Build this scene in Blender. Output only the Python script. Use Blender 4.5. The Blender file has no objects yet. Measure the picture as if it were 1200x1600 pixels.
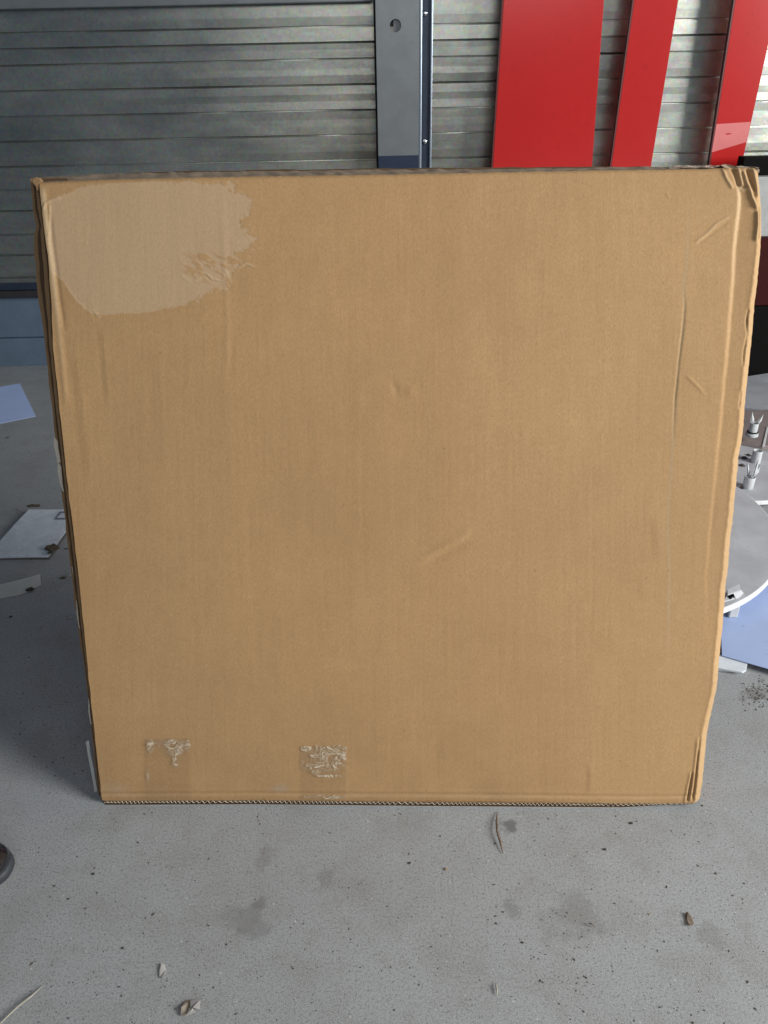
import bpy, bmesh, math, random
import numpy as np
from mathutils import Vector, Matrix
random.seed(7); rng = np.random.default_rng(7)
S = bpy.context.scene; COL = S.collection
# ------------------------------------------------------------------ camera, world, lamps, exposure
PITCH, ROLL, CH, FPX = math.radians(31), math.radians(1.2), 1.3, 1203.0
Fv = np.array([0, math.cos(PITCH), -math.sin(PITCH)]); R0 = np.array([1., 0, 0]); U0 = np.array([0, math.sin(PITCH), math.cos(PITCH)])
Rv = math.cos(ROLL)*R0 - math.sin(ROLL)*U0; Uv = math.sin(ROLL)*R0 + math.cos(ROLL)*U0
CO = np.array([0, 0, CH])
cd = bpy.data.cameras.new('camera'); cam = bpy.data.objects.new('camera', cd); COL.objects.link(cam)
cam.matrix_world = Matrix([[Rv[0], Uv[0], -Fv[0], 0], [Rv[1], Uv[1], -Fv[1], 0], [Rv[2], Uv[2], -Fv[2], CH], [0, 0, 0, 1]])
cd.sensor_fit = 'VERTICAL'; cd.sensor_height = 24; cd.lens = 24*FPX/1600; cd.clip_end = 100; cd.clip_start = .02
S.camera = cam
w = bpy.data.worlds.new('World'); S.world = w; w.use_nodes = True
bg = w.node_tree.nodes['Background']; bg.inputs[0].default_value = (.48, .68, 1, 1); bg.inputs[1].default_value = .125
def area(name, loc, target, sx, sy, power, col):
    d = bpy.data.lights.new(name, 'AREA'); d.shape = 'RECTANGLE'; d.size = sx; d.size_y = sy; d.energy = power; d.color = col
    o = bpy.data.objects.new(name, d); COL.objects.link(o); o.location = loc
    o.rotation_euler = (Vector(target)-Vector(loc)).to_track_quat('-Z', 'Y').to_euler(); return o
area('doorway_light', (.5, -1.5, 2.1), (0.3, 1.4, 0.5), 3.2, .8, 30, (1.0, .99, .95))
area('side_opening_light', (4.8, -.75, 2.4), (0.1, 1.1, .2), 2.0, 2.2, 520, (1.0, .985, .94))
S.view_settings.view_transform = 'Standard'; S.view_settings.look = 'None'; S.view_settings.exposure = -.2; S.view_settings.gamma = 1
try: S.view_settings.use_curve_mapping = False
except Exception: pass
S.render.engine = 'CYCLES'

# ------------------------------------------------------------------ geometry helpers
def ray(x, y): return Fv + Rv*(x-600)/FPX + Uv*(800-y)/FPX
def on_z(x, y, z=0.0):
    d = ray(x, y); return CO + d*((z-CH)/d[2])
def on_y(x, y, Y):
    d = ray(x, y); return CO + d*(Y/d[1])
def tag(o, label=None, cat=None, group=None, kind=None):
    if label: o['label'] = label
    if cat: o['category'] = cat
    if group: o['group'] = group
    if kind: o['kind'] = kind
    return o
def link(name, me, mat, parent=None):
    o = bpy.data.objects.new(name, me); COL.objects.link(o)
    if mat: me.materials.append(mat)
    if parent: o.parent = parent; o.matrix_parent_inverse = Matrix.Identity(4); o.location = -parent.location
    return o
def mesh(name, verts, faces, mat, parent=None, smooth=False):
    me = bpy.data.meshes.new(name); me.from_pydata([tuple(map(float, v)) for v in verts], [], faces); me.update()
    bm = bmesh.new(); bm.from_mesh(me); bmesh.ops.recalc_face_normals(bm, faces=bm.faces); bm.to_mesh(me); bm.free()
    if smooth:
        for p in me.polygons: p.use_smooth = True
    return link(name, me, mat, parent)
def empty(name, loc):
    o = bpy.data.objects.new(name, None); COL.objects.link(o); o.location = tuple(float(a) for a in loc); o.empty_display_size = .1; return o
def bevel(o, wd=.002, seg=2, ang=35):
    m = o.modifiers.new('bevel', 'BEVEL'); m.width = wd; m.segments = seg; m.limit_method = 'ANGLE'; m.angle_limit = math.radians(ang); return o
def box(name, lo, hi, mat, parent=None, bev=.002):
    x0, y0, z0 = lo; x1, y1, z1 = hi
    v = [(x, y, z) for x in (x0, x1) for y in (y0, y1) for z in (z0, z1)]
    f = [(0, 1, 3, 2), (4, 6, 7, 5), (0, 4, 5, 1), (2, 3, 7, 6), (0, 2, 6, 4), (1, 5, 7, 3)]
    o = mesh(name, v, f, mat, parent)
    if bev: bevel(o, bev)
    return o
def prism(name, pts, off, mat, parent=None, bev=0, smooth=False):
    """closed slab: outline pts, swept by the vector off"""
    n = len(pts); off = np.array(off, float)
    v = [np.array(p, float) for p in pts] + [np.array(p, float)+off for p in pts]
    f = [tuple(range(n)), tuple(range(2*n-1, n-1, -1))] + [(i, (i+1) % n, n+(i+1) % n, n+i) for i in range(n)]
    o = mesh(name, v, f, mat, parent)
    if bev: bevel(o, bev)
    return o
def cyl(name, a, b, r0, r1, mat, parent=None, n=24, cap=True, hollow=0):
    a, b = np.array(a, float), np.array(b, float); ax = (b-a)/np.linalg.norm(b-a)
    t = np.cross(ax, [0, 0, 1.]) if abs(ax[2]) < .9 else np.cross(ax, [1., 0, 0]); t /= np.linalg.norm(t); q = np.cross(ax, t)
    prof = [(0, r0), (1, r1)]
    if hollow: prof = [(0, 0.0001), (0, r0), (1, r1), (1, r1*(1-hollow)), (.25, r0*(1-hollow)), (.25, .0001)]
    v, f = [], []
    for s, r in prof:
        for k in range(n):
            th = 2*math.pi*k/n; v.append(a+(b-a)*s+(t*math.cos(th)+q*math.sin(th))*r)
    for j in range(len(prof)-1):
        for k in range(n): f.append((j*n+k, j*n+(k+1) % n, (j+1)*n+(k+1) % n, (j+1)*n+k))
    if not hollow: f += [tuple(range(n)), tuple(range(2*n-1, n-1, -1))]
    o = mesh(name, v, f, mat, parent); bevel(o, .0012)
    for p in o.data.polygons: p.use_smooth = True
    return o
def interp(pl, y): return np.interp(y, [p[1] for p in pl], [p[0] for p in pl])
def vnoise(x, y, seed=0):
    """value noise, -1..1"""
    xi, yi = np.floor(x).astype(np.int64), np.floor(y).astype(np.int64); fx, fy = x-xi, y-yi
    fx, fy = fx*fx*(3-2*fx), fy*fy*(3-2*fy)
    def h(i, j):
        n = (i*374761393 + j*668265263 + seed*974634777) & 0xffffffff
        n = ((n ^ (n >> 13))*1274126177) & 0xffffffff; n = n ^ (n >> 16)
        return (n & 0xffff)/32767.5-1
    return (h(xi, yi)*(1-fx)+h(xi+1, yi)*fx)*(1-fy) + (h(xi, yi+1)*(1-fx)+h(xi+1, yi+1)*fx)*fy
def fbm(x, y, seed=0, o=4):
    s = 0; a = 1.
    for k in range(o): s = s+a*vnoise(x*2**k, y*2**k, seed+k); a *= .5
    return s/1.8
def seg_d(px, py, pl):
    """distance and signed side to a polyline"""
    best = np.full(px.shape, 1e9); side = np.zeros(px.shape); tt = np.zeros(px.shape); n = len(pl)-1
    for k in range(n):
        (ax, ay), (bx, by) = pl[k], pl[k+1]; dx, dy = bx-ax, by-ay; L = dx*dx+dy*dy
        t = np.clip(((px-ax)*dx+(py-ay)*dy)/L, 0, 1); d = np.hypot(px-ax-t*dx, py-ay-t*dy)
        m = d < best; best = np.where(m, d, best); side = np.where(m, np.sign((px-ax)*dy-(py-ay)*dx), side); tt = np.where(m, (k+t)/n, tt)
    return best, side, tt
def poly_sd(px, py, poly):
    d, _, _ = seg_d(px, py, poly+[poly[0]]); ins = np.zeros(px.shape, bool); n = len(poly)
    for k in range(n):
        (ax, ay), (bx, by) = poly[k], poly[(k+1) % n]
        if ay == by: continue
        c = ((ay > py) != (by > py)) & (px < (bx-ax)*(py-ay)/(by-ay)+ax); ins ^= c
    return np.where(ins, d, -d)

# ------------------------------------------------------------------ materials
def newmat(name):
    m = bpy.data.materials.new(name); m.use_nodes = True; nt = m.node_tree; return m, nt, nt.nodes['Principled BSDF']
def N(nt, typ, **kw):
    n = nt.nodes.new(typ)
    for k, v in kw.items():
        if k.startswith('i_'): n.inputs[k[2:].replace('_', ' ')].default_value = v
        else: setattr(n, k, v)
    return n
def noise(nt, scale, detail=4, rough=.5, vec=None, dist=0):
    n = N(nt, 'ShaderNodeTexNoise'); n.inputs['Scale'].default_value = scale; n.inputs['Detail'].default_value = detail
    n.inputs['Roughness'].default_value = rough; n.inputs['Distortion'].default_value = dist
    if vec: nt.links.new(vec, n.inputs['Vector'])
    return n
def ramp(nt, src, stops):
    r = N(nt, 'ShaderNodeValToRGB'); e = r.color_ramp.elements
    while len(e) < len(stops): e.new(.5)
    for k, (p, c) in enumerate(stops):
        e[k].position = p; e[k].color = (c, c, c, 1) if not isinstance(c, tuple) else (*c, 1)
    nt.links.new(src, r.inputs[0]); return r.outputs[0]
def mix(nt, fac, a, b, mode='MIX'):
    m = N(nt, 'ShaderNodeMix', data_type='RGBA', blend_type=mode)
    for s, v in ((m.inputs[0], fac), (m.inputs[6], a), (m.inputs[7], b)):
        if isinstance(v, bpy.types.NodeSocket): nt.links.new(v, s)
        elif isinstance(v, tuple): s.default_value = (*v, 1)
        else: s.default_value = v
    return m.outputs[2]
def bump(nt, p, src, dist, strength=1.0, prev=None):
    b = N(nt, 'ShaderNodeBump'); b.inputs['Distance'].default_value = dist; b.inputs['Strength'].default_value = strength
    nt.links.new(src, b.inputs['Height'])
    if prev: nt.links.new(prev, b.inputs['Normal'])
    nt.links.new(b.outputs[0], p.inputs['Normal']); return b.outputs[0]
def coords(nt, scale=(1, 1, 1)):
    t = N(nt, 'ShaderNodeNewGeometry'); mp = N(nt, 'ShaderNodeMapping'); mp.inputs['Scale'].default_value = scale
    nt.links.new(t.outputs['Position'], mp.inputs[0]); return mp.outputs[0]
def simple(name, col, rough=.6, metal=0, var=.12, vs=25, bmp=.0003, coat=0, spec=.5):
    m, nt, p = newmat(name); v = coords(nt)
    n1 = noise(nt, vs, 6, .6, v); n2 = noise(nt, vs*9, 3, .6, v)
    a = tuple(c*(1-var) for c in col); b = tuple(min(1, c*(1+var)) for c in col)
    c = mix(nt, ramp(nt, n1.outputs[0], [(.3, 0.), (.7, 1.)]), a, b)
    c = mix(nt, ramp(nt, n2.outputs[0], [(.62, 0.), (.72, .35)]), c, tuple(x*.6 for x in col))
    nt.links.new(c, p.inputs['Base Color']); p.inputs['Roughness'].default_value = rough; p.inputs['Metallic'].default_value = metal
    p.inputs['Coat Weight'].default_value = coat; p.inputs['Specular IOR Level'].default_value = spec
    if bmp: bump(nt, p, n2.outputs[0], bmp)
    return m
KR = (.446, .279, .138)
def kraft_mat(name, attrs=False, base=KR):
    m, nt, p = newmat(name); v = coords(nt)
    big = noise(nt, 3.2, 5, .55, v); mid = noise(nt, 28, 5, .65, v); fib = noise(nt, 420, 3, .7, coords(nt, (1, 1, .35)))
    c = mix(nt, ramp(nt, big.outputs[0], [(.3, 0.), (.7, 1.)]), tuple(x*.90 for x in base), (base[0]*1.07, base[1]*1.07, base[2]*1.05))
    c = mix(nt, ramp(nt, mid.outputs[0], [(.3, 0.), (.75, .5)]), c, (base[0]*.86, base[1]*.83, base[2]*.78))
    c = mix(nt, ramp(nt, fib.outputs[0], [(.4, 0.), (.66, .42)]), c, (base[0]*.62, base[1]*.58, base[2]*.52))
    c = mix(nt, ramp(nt, noise(nt, 300, 2, .5, v).outputs[0], [(.6, 0.), (.75, .28)]), c, (base[0]*1.35, base[1]*1.4, base[2]*1.5))
    # washboard: faint vertical flute stripes
    tc = coords(nt, (1, .03, .03)); wv = noise(nt, 130, 2, .6, tc); wv2 = noise(nt, 26, 2, .5, tc)
    st = mix(nt, .5, wv.outputs[0], wv2.outputs[0])
    c = mix(nt, ramp(nt, st, [(.38, .0), (.62, .16)]), c, (base[0]*.88, base[1]*.86, base[2]*.82))
    if attrs:
        for an, col, w_ in (('peel', (.49, .345, .215), .78), ('pale', (.56, .42, .26), .75), ('dirt', (.20, .125, .062), .8), ('grey', (.36, .30, .24), .6)):  # dirt: brown tint along creases and edges, plus smudges and specks
            at = N(nt, 'ShaderNodeAttribute'); at.attribute_name = an
            mul = N(nt, 'ShaderNodeMath', operation='MULTIPLY'); mul.inputs[1].default_value = w_; nt.links.new(at.outputs['Fac'], mul.inputs[0])
            cc = mix(nt, ramp(nt, fib.outputs[0], [(.35, 0.), (.7, .5)]), col, tuple(x*.72 for x in col))
            c = mix(nt, mul.outputs[0], c, cc)
    nt.links.new(c, p.inputs['Base Color']); p.inputs['Roughness'].default_value = .78; p.inputs['Specular IOR Level'].default_value = .22
    b = bump(nt, p, fib.outputs[0], .0005, .3); bump(nt, p, st, .0009, .3, b)
    return m
KRAFT = kraft_mat('kraft_cardboard', True); KEDGE = kraft_mat('kraft_edge', base=(.30, .19, .10)); KDARK = kraft_mat('kraft_dark_shade', base=(.10, .063, .036))  # KDARK: dark kraft, also carries painted shade in gaps and cavities
KGREY = kraft_mat('kraft_top_liner', base=(.30, .235, .175)); KPALE = kraft_mat('peeled_liner', base=(.72, .66, .57))
def tape_mat():
    m, nt, p = newmat('clear_tape')
    at = N(nt, 'ShaderNodeAttribute'); at.attribute_name = 'white'
    c = mix(nt, at.outputs['Fac'], (.26, .18, .11), (.80, .70, .54)); nt.links.new(c, p.inputs['Base Color'])
    p.inputs['Roughness'].default_value = .25
    mr = N(nt, 'ShaderNodeMapRange'); mr.inputs['To Min'].default_value = .09; mr.inputs['To Max'].default_value = .85
    nt.links.new(at.outputs['Fac'], mr.inputs['Value']); nt.links.new(mr.outputs[0], p.inputs['Alpha'])
    bump(nt, p, noise(nt, 90, 4, .6, coords(nt), 1.5).outputs[0], .001); return m
TAPE = tape_mat()
def film_mat(name, col, alpha, rough=.3):
    m, nt, p = newmat(name); n = noise(nt, 60, 4, .6, coords(nt))
    nt.links.new(mix(nt, n.outputs[0], tuple(c*.8 for c in col), col), p.inputs['Base Color'])
    p.inputs['Roughness'].default_value = rough; p.inputs['Alpha'].default_value = alpha; bump(nt, p, n.outputs[0], .001); return m
FILM = film_mat('packing_film', (.75, .76, .72), .6); WTAPE = film_mat('creased_clear_tape', (.75, .76, .74), .8, .35)
def galv():
    m, nt, p = newmat('galvanised_sheet'); v = coords(nt, (1, 1, 1))
    sp = N(nt, 'ShaderNodeTexVoronoi'); sp.inputs['Scale'].default_value = 85; nt.links.new(v, sp.inputs[0])
    cl = noise(nt, 3.5, 6, .6, coords(nt, (.6, 1, 1.4))); fine = noise(nt, 160, 4, .7, v)
    c = mix(nt, ramp(nt, cl.outputs[0], [(.32, 0.), (.68, 1.)]), (.37, .385, .36), (.52, .53, .48))
    c = mix(nt, .12, c, sp.outputs['Color'], 'OVERLAY')
    # dark corrosion spots gathered in patches
    pat = mix(nt, 1.0, ramp(nt, fine.outputs[0], [(.62, 0.), (.68, 1.)]), ramp(nt, noise(nt, 5, 4, .6, coords(nt)).outputs[0], [(.50, 0.), (.62, .8)]), 'MULTIPLY')
    c = mix(nt, pat, c, (.06, .07, .08))
    st = noise(nt, 9, 5, .65, coords(nt, (.25, 1, 2.5))); c = mix(nt, ramp(nt, st.outputs[0], [(.5, 0.), (.75, .28)]), c, (.22, .24, .25))
    nt.links.new(c, p.inputs['Base Color']); p.inputs['Metallic'].default_value = .92
    rg = ramp(nt, cl.outputs[0], [(.3, .27), (.7, .38)]); nt.links.new(rg, p.inputs['Roughness'])
    b = bump(nt, p, noise(nt, 7, 3, .5, coords(nt, (.5, 1, 1))).outputs[0], .004, .5); bump(nt, p, fine.outputs[0], .0004, .4, b); return m
GALV = galv()
STEEL = simple('grey_painted_steel', (.20, .22, .235), .38, .45, .08, 14, .0002); STEELD = simple('dark_steel', (.035, .05, .08), .4, .4)
LIP = simple('steel_lip', (.33, .39, .48), .3, .7, .06); BOLT = simple('zinc_bolt', (.7, .72, .75), .18, 1., .05)
BLACKGAP = simple('matte_black', (.008, .008, .009), .7); RED = simple('red_lacquered_board', (.46, .015, .014), .22, 0, .03, 6, 0, .28)
REDEDGE = simple('dark_red_edge', (.10, .008, .008), .5); PINK = simple('pale_tape_on_red', (.62, .17, .17), .3, 0, .05)
DRED = simple('dark_red_panel', (.035, .003, .003), .7, spec=.15); PALEB = simple('pale_grey_board', (.33, .34, .34), .6); BLACK = simple('black_plastic', (.004, .0035, .0035), .8, spec=.1)
WHITEP = simple('white_plastic', (.52, .54, .56), .45, 0, .08, 30); DISC = simple('dusty_white_laminate', (.40, .41, .44), .55, 0, .14, 9); RIM = simple('white_edge_banding', (.74, .76, .78), .4, 0, .04)
BLUEP = simple('pale_blue_sheet', (.33, .42, .66), .45, 0, .05, 7, .0001); BLUEP2 = simple('pale_blue_sheet_far', (.46, .58, .90), .5, 0, .04, 7, .0001); GREYB = simple('grey_dusty_board', (.30, .32, .35), .6, 0, .15, 12)
BROWNB = simple('brown_grey_plank', (.20, .17, .165), .6, 0, .15); PAPERW = simple('dirty_white_card', (.60, .65, .70), .7, 0, .12, 40)
STAMP = simple('grey_blue_print', (.16, .19, .25), .6); DIRT = simple('brown_dirt', (.11, .085, .06), .9, 0, .5, 200, .002); DARKDIRT = simple('dark_grit', (.065, .056, .048), .9, 0, .3, 200, .002)
STRAW = simple('dry_straw', (.36, .34, .28), .7, 0, .2, 80); PEEL = simple('brown_bark_peel', (.17, .13, .10), .85, 0, .35, 120, .001); CHIP = simple('pale_flake', (.34, .33, .32), .7, 0, .2, 90)
SHOEB = simple('glossy_black_leather', (.01, .01, .013), .16, 0, .1, 40, 0, .6); SOLE = simple('grey_rubber_sole', (.03, .036, .045), .6)
def concrete():
    m, nt, p = newmat('concrete_floor'); v = coords(nt)
    big = noise(nt, 1.3, 6, .6, v); mid = noise(nt, 8, 6, .65, v); fine = noise(nt, 230, 4, .75, v); sand = noise(nt, 620, 2, .6, v)
    c = mix(nt, ramp(nt, big.outputs[0], [(.3, 0.), (.7, 1.)]), (.265, .28, .292), (.34, .357, .368))
    c = mix(nt, ramp(nt, mid.outputs[0], [(.46, 0.), (.72, .6)]), c, (.205, .198, .182))
    c = mix(nt, ramp(nt, noise(nt, 22, 5, .7, v).outputs[0], [(.55, 0.), (.75, .5)]), c, (.19, .18, .16))
    c = mix(nt, ramp(nt, fine.outputs[0], [(.36, .75), (.52, 0.)]), c, (.14, .14, .14))
    c = mix(nt, ramp(nt, sand.outputs[0], [(.50, 0.), (.66, .85)]), c, (.44, .45, .46))
    def spots(scale, lo, hi, keep, col, off):
        global_v = N(nt, 'ShaderNodeMapping'); global_v.inputs['Location'].default_value = (off, off*.7, 0); nt.links.new(v, global_v.inputs[0])
        wob = noise(nt, scale*2, 2, .5, v); ad = N(nt, 'ShaderNodeVectorMath', operation='MULTIPLY_ADD'); nt.links.new(wob.outputs['Color'], ad.inputs[0])
        ad.inputs[1].default_value = (.7/scale,)*3; nt.links.new(global_v.outputs[0], ad.inputs[2])
        vo = N(nt, 'ShaderNodeTexVoronoi'); vo.inputs['Scale'].default_value = scale; nt.links.new(ad.outputs[0], vo.inputs[0])
        sep = N(nt, 'ShaderNodeSeparateColor'); nt.links.new(vo.outputs['Color'], sep.inputs[0])
        k = ramp(nt, sep.outputs[0], [(keep, 1.), (keep+.01, 0.)]); d = ramp(nt, vo.outputs['Distance'], [(lo, 1.), (hi, 0.)])
        return mix(nt, 1., k, d, 'MULTIPLY'), col
    pits = None
    for a in ((75, .09, .16, .03, (.06, .058, .055), 3.1), (170, .13, .24, .09, (.055, .055, .06), 7.7), (120, .12, .19, .07, (.50, .50, .49), 1.7), (24, .03, .07, .07, (.08, .065, .05), 11.3)):
        k, col = spots(*a); c = mix(nt, k, c, col)
        if pits is None: pits = k
    # stains with their own place on the floor
    for (sx, sy, rad, amt, col) in STAINS:
        wob = noise(nt, 20, 5, .65, v); ad = N(nt, 'ShaderNodeVectorMath', operation='MULTIPLY_ADD'); nt.links.new(wob.outputs['Color'], ad.inputs[0])
        ad.inputs[1].default_value = (rad*4.4, rad*4.4, 0); nt.links.new(v, ad.inputs[2])
        ds = N(nt, 'ShaderNodeVectorMath', operation='DISTANCE'); nt.links.new(ad.outputs[0], ds.inputs[0]); ds.inputs[1].default_value = (sx+rad*2.2, sy+rad*2.2, 0)
        dv = N(nt, 'ShaderNodeMath', operation='DIVIDE'); nt.links.new(ds.outputs['Value'], dv.inputs[0]); dv.inputs[1].default_value = rad*2
        c = mix(nt, ramp(nt, dv.outputs[0], [(.3, amt), (.62, 0.)]), c, col)
    nt.links.new(c, p.inputs['Base Color']); p.inputs['Roughness'].default_value = .72; p.inputs['Specular IOR Level'].default_value = .35
    b = bump(nt, p, fine.outputs[0], .0009, .4); b = bump(nt, p, sand.outputs[0], .0007, .5, b)
    iv = N(nt, 'ShaderNodeInvert'); nt.links.new(pits, iv.inputs[1]); bump(nt, p, iv.outputs[0], .0015, .6, b)
    return m
STAINS = []
for (px, py, r, a, col) in ((388, 1432, .022, .5, (.18, .18, .185)), (403, 1452, .02, .5, (.18, .18, .185)), (402, 1415, .014, .5, (.15, .15, .155)), (362, 1428, .02, .3, (.13, .13, .13)), (792, 1290, .018, .8, (.12, .12, .125)), (510, 1372, .018, .4, (.15, .145, .13)),
    (412, 1343, .02, .35, (.15, .14, .13)), (895, 1430, .05, .35, (.16, .155, .145)), (800, 1412, .02, .4, (.14, .14, .13)), (1180, 1085, .03, .6, (.13, .12, .11)), (1105, 1460, .025, .3, (.15, .14, .13))):
    q = on_z(px, py); STAINS.append((float(q[0]), float(q[1]), r, a, col))
CONC = concrete()

# ------------------------------------------------------------------ the setting: floor
tag(mesh('floor', [(-7, -5, 0), (7, -5, 0), (7, 7, 0), (-7, 7, 0)], [(0, 1, 2, 3)], CONC), kind='structure')
# ------------------------------------------------------------------ galvanised wall cladding
WY = 3.62
wall = empty('metal_wall', (0, WY, 0)); tag(wall, 'galvanised horizontally ribbed metal sheet wall behind the cardboard box', 'wall')
rows = [52, 77, 103, 143, 183, 222, 261, 297, 330, 367, 399, 434]
gz = sorted([float(on_y(20, y, WY)[2]) for y in rows]); railz0, railz1 = float(on_y(20, 464, WY)[2]), float(on_y(20, 442, WY)[2])
top = gz[-1]; step = [.118, .075, .078, .118, .118, .118]; k = 0
while top < 2.9: top += step[k % 6]; gz.append(top); k += 1
prof = [(railz1-.02, 0)]
for i, z in enumerate(gz):
    t = .0006*math.sin(i*2.1)
    prof += [(z-.034, t), (z-.0038, -t*.4), (z-.0034, .011), (z+.0034, .013), (z+.0042, -t*.6), (z+.034, t)]
prof.append((3.0, 0))
X0, X1 = -4.2, 4.2; nx = 260; V = []; Fc = []
for (z, dy) in prof:
    for i in range(nx+1):
        x = X0+(X1-X0)*i/nx; pan = float(np.searchsorted(gz, z))*3.7; V.append((x, WY+dy+.0022*float(vnoise(np.array(x*2.2+pan), np.array(pan)))+.0007*float(vnoise(np.array(x*7+pan), np.array(pan+9))), z))
for j in range(len(prof)-1):
    for i in range(nx): a = j*(nx+1)+i; Fc.append((a, a+1, a+nx+2, a+nx+1))
mesh('ribbed_sheet', V, Fc, GALV, wall)
# lower sheet, two boards high
LB = simple('dull_blue_grey_sheet', (.20, .27, .36), .45, .55, .12, 6, .0006)
z1 = float(on_y(20, 470, WY)[2]); z2 = float(on_y(20, 529, WY)[2])
box('lower_sheet', (X0, WY+.012, z2+.002), (X1, WY+.03, z1+.06), LB, wall); box('lower_sheet', (X0, WY+.006, .0), (X1, WY+.028, z2-.002), LB, wall)
o = box('sill_rail', (X0, WY-.025, railz0), (X1, WY+.02, railz0+(railz1-railz0)*.5), simple('dark_brown_rail', (.045, .042, .045), .45, .3), wall, .006)
box('sill_rail', (X0, WY-.012, railz0+(railz1-railz0)*.5+.001), (X1, WY+.02, railz1), STEELD, wall, .003)
# top rail
tz = float(on_y(290, 8.5, WY-.06)[2])
o = box('top_rail', (X0, WY-.06, tz), (float(on_y(583, 5, WY-.06)[0])-.004, WY-.014, tz+.22), STEEL, None, .004); tag(o, 'grey horizontal steel rail across the top of the ribbed wall, left of the post', 'rail')
# post
post = empty('steel_post', (float(on_y(625, 200, WY-.09)[0]), WY-.05, 0)); tag(post, 'grey upright steel channel post with a round hole and two bolts, behind the box', 'post')
Yf = WY-.10
xa, xb = float(on_y(589, 130, Yf)[0]), float(on_y(655, 130, Yf)[0]); hz = on_y(618, 40, Yf)
def web():   # face plate with a real round hole
    V, Fc = [], []; n = 32; cx, cz, r = float(hz[0]), float(hz[2]), .022
    ring = [(cx+r*math.cos(2*math.pi*k/n+math.pi/4), cz+r*math.sin(2*math.pi*k/n+math.pi/4)) for k in range(n)]
    def sq(k):
        c = [(xb, cz+.07), (xa, cz+.07), (xa, cz-.07), (xb, cz-.07)]; q = k // 8; f = (k % 8)/8; a, b = c[q], c[(q+1) % 4]; return (a[0]+(b[0]-a[0])*f, a[1]+(b[1]-a[1])*f)
    for Y in (Yf, Yf+.005):
        V += [(x, Y, z) for x, z in ring]+[(sq(k)[0], Y, sq(k)[1]) for k in range(n)]+[(xa, Y, 0), (xb, Y, 0), (xa, Y, 2.8), (xb, Y, 2.8)]
    m = 2*n+4
    for s in (0, m):
        for k in range(n): Fc.append((s+k, s+(k+1) % n, s+n+(k+1) % n, s+n+k))
        Fc.append((s+2*n, s+2*n+1, s+n+24, s+n+16)[::1]); Fc.append((s+n+8, s+n+0, s+2*n+3, s+2*n+2))
    for k in range(n): Fc.append((k, (k+1) % n, m+(k+1) % n, m+k))
    return mesh('web_plate', V, Fc, STEEL, post)
web()
box('side_wall', (xa-.0, Yf+.005, 0), (xa+.005, WY-.012, 2.8), BLACKGAP, post, 0); box('side_wall', (xb-.006, Yf+.0055, 0), (xb-.001, WY-.012, 2.8), STEELD, post, 0)
box('black_strip', (xa-.008, Yf+.02, 0), (xa-.001, WY-.012, 2.8), BLACKGAP, post, 0)  # black strip down the left side of the post
box('lip', (xb+.0005, Yf-.001, 0), (xb+.010, Yf+.012, 2.8), LIP, post, .002)
Yb = WY-.03; xc, xd = xb+.002, float(on_y(675, 130, Yb)[0])
box('flange', (xc, Yb, 0), (xd-.008, Yb+.006, 2.8), STEELD, post, 0); box('lip', (xd-.0075, Yb-.012, 0), (xd, Yb+.01, 2.8), LIP, post, .0015)
box('base_shade', (xa+.0005, Yf-.0018, 0), (xb-.001, Yf-.0003, float(on_y(625, 243, Yf)[2])), simple('navy_shade', (.03, .045, .085), .4, .4), post, 0)  # dark navy band paints a shadow onto the lower post
box('inner_plate', (float(hz[0])-.007, Yf+.022, float(hz[2])-.06), (xb-.008, Yf+.025, float(hz[2])+.06), STEEL, post, 0)
for py in (21, 221):
    q = on_y(663.5, py, Yb); b = cyl('bolt', q, q+np.array([0, -.012, 0]), .0125, .009, BOLT, post); cyl('bolt_head', q+np.array([0, -.012, 0]), q+np.array([0, -.02, 0]), .0065, .005, BOLT, b).location = (0, 0, 0)
# red boards
def red_board(px, Y, label, tape=None):
    """px: left edge (x at y=0, x at y=262), right edge likewise; carried on down to the floor"""
    (l0, l1), (r0, r1) = px
    A, B, C_, D = on_y(l0, 0, Y), on_y(r0, 0, Y), on_y(r1, 262, Y), on_y(l1, 262, Y)
    def ext(P, Q, z): return P+(Q-P)*((z-P[2])/(Q[2]-P[2]))
    up = 2.2; lo = 0.0
    dl = ext(A, D, lo); dr = ext(B, C_, lo)
    if dr[0]-dl[0] < .03: dr = dl+np.array([.03, 0, 0])
    root = empty('red_board', ((dl[0]+dr[0])/2, Y, 0)); tag(root, label, 'board', 'red boards standing against the ribbed wall')
    pts = [ext(A, D, up), ext(B, C_, up), dr, dl]
    prism('face_board', pts, (0, .018, 0), RED, root, .0015)
    prism('edge_band', [pts[0]-np.array([.006, 0, 0]), pts[0], pts[3], pts[3]-np.array([.006, 0, 0])], (0, .022, 0), REDEDGE, root)
    if tape:
        t = [on_y(x, y, Y-.0012) for x, y in tape]; tp = prism('pale_tape', t, (0, .0006, 0), PINK, root)
        prism('scuff', [on_y(x, y, Y-.0022) for x, y in ((1132, 209.5), (1138, 208), (1145, 208.5), (1138, 210.5))], (0, .0004, 0), RED, tp).location = (0, 0, 0)
red_board(((787, 770), (944, 925)), WY-.13, 'widest red lacquered board standing upright against the ribbed wall, next to the grey post')
red_board(((991, 955), (1060, 1017)), WY-.13, 'narrow plain red board between the widest red board and the taped one')
red_board(((1149, 1109), (1216, 1158)), WY-.13, 'slanting red board furthest right with a band of pale tape across it', [(1119.5, 194), (1173, 190.5), (1166, 222), (1112, 238)])

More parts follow.
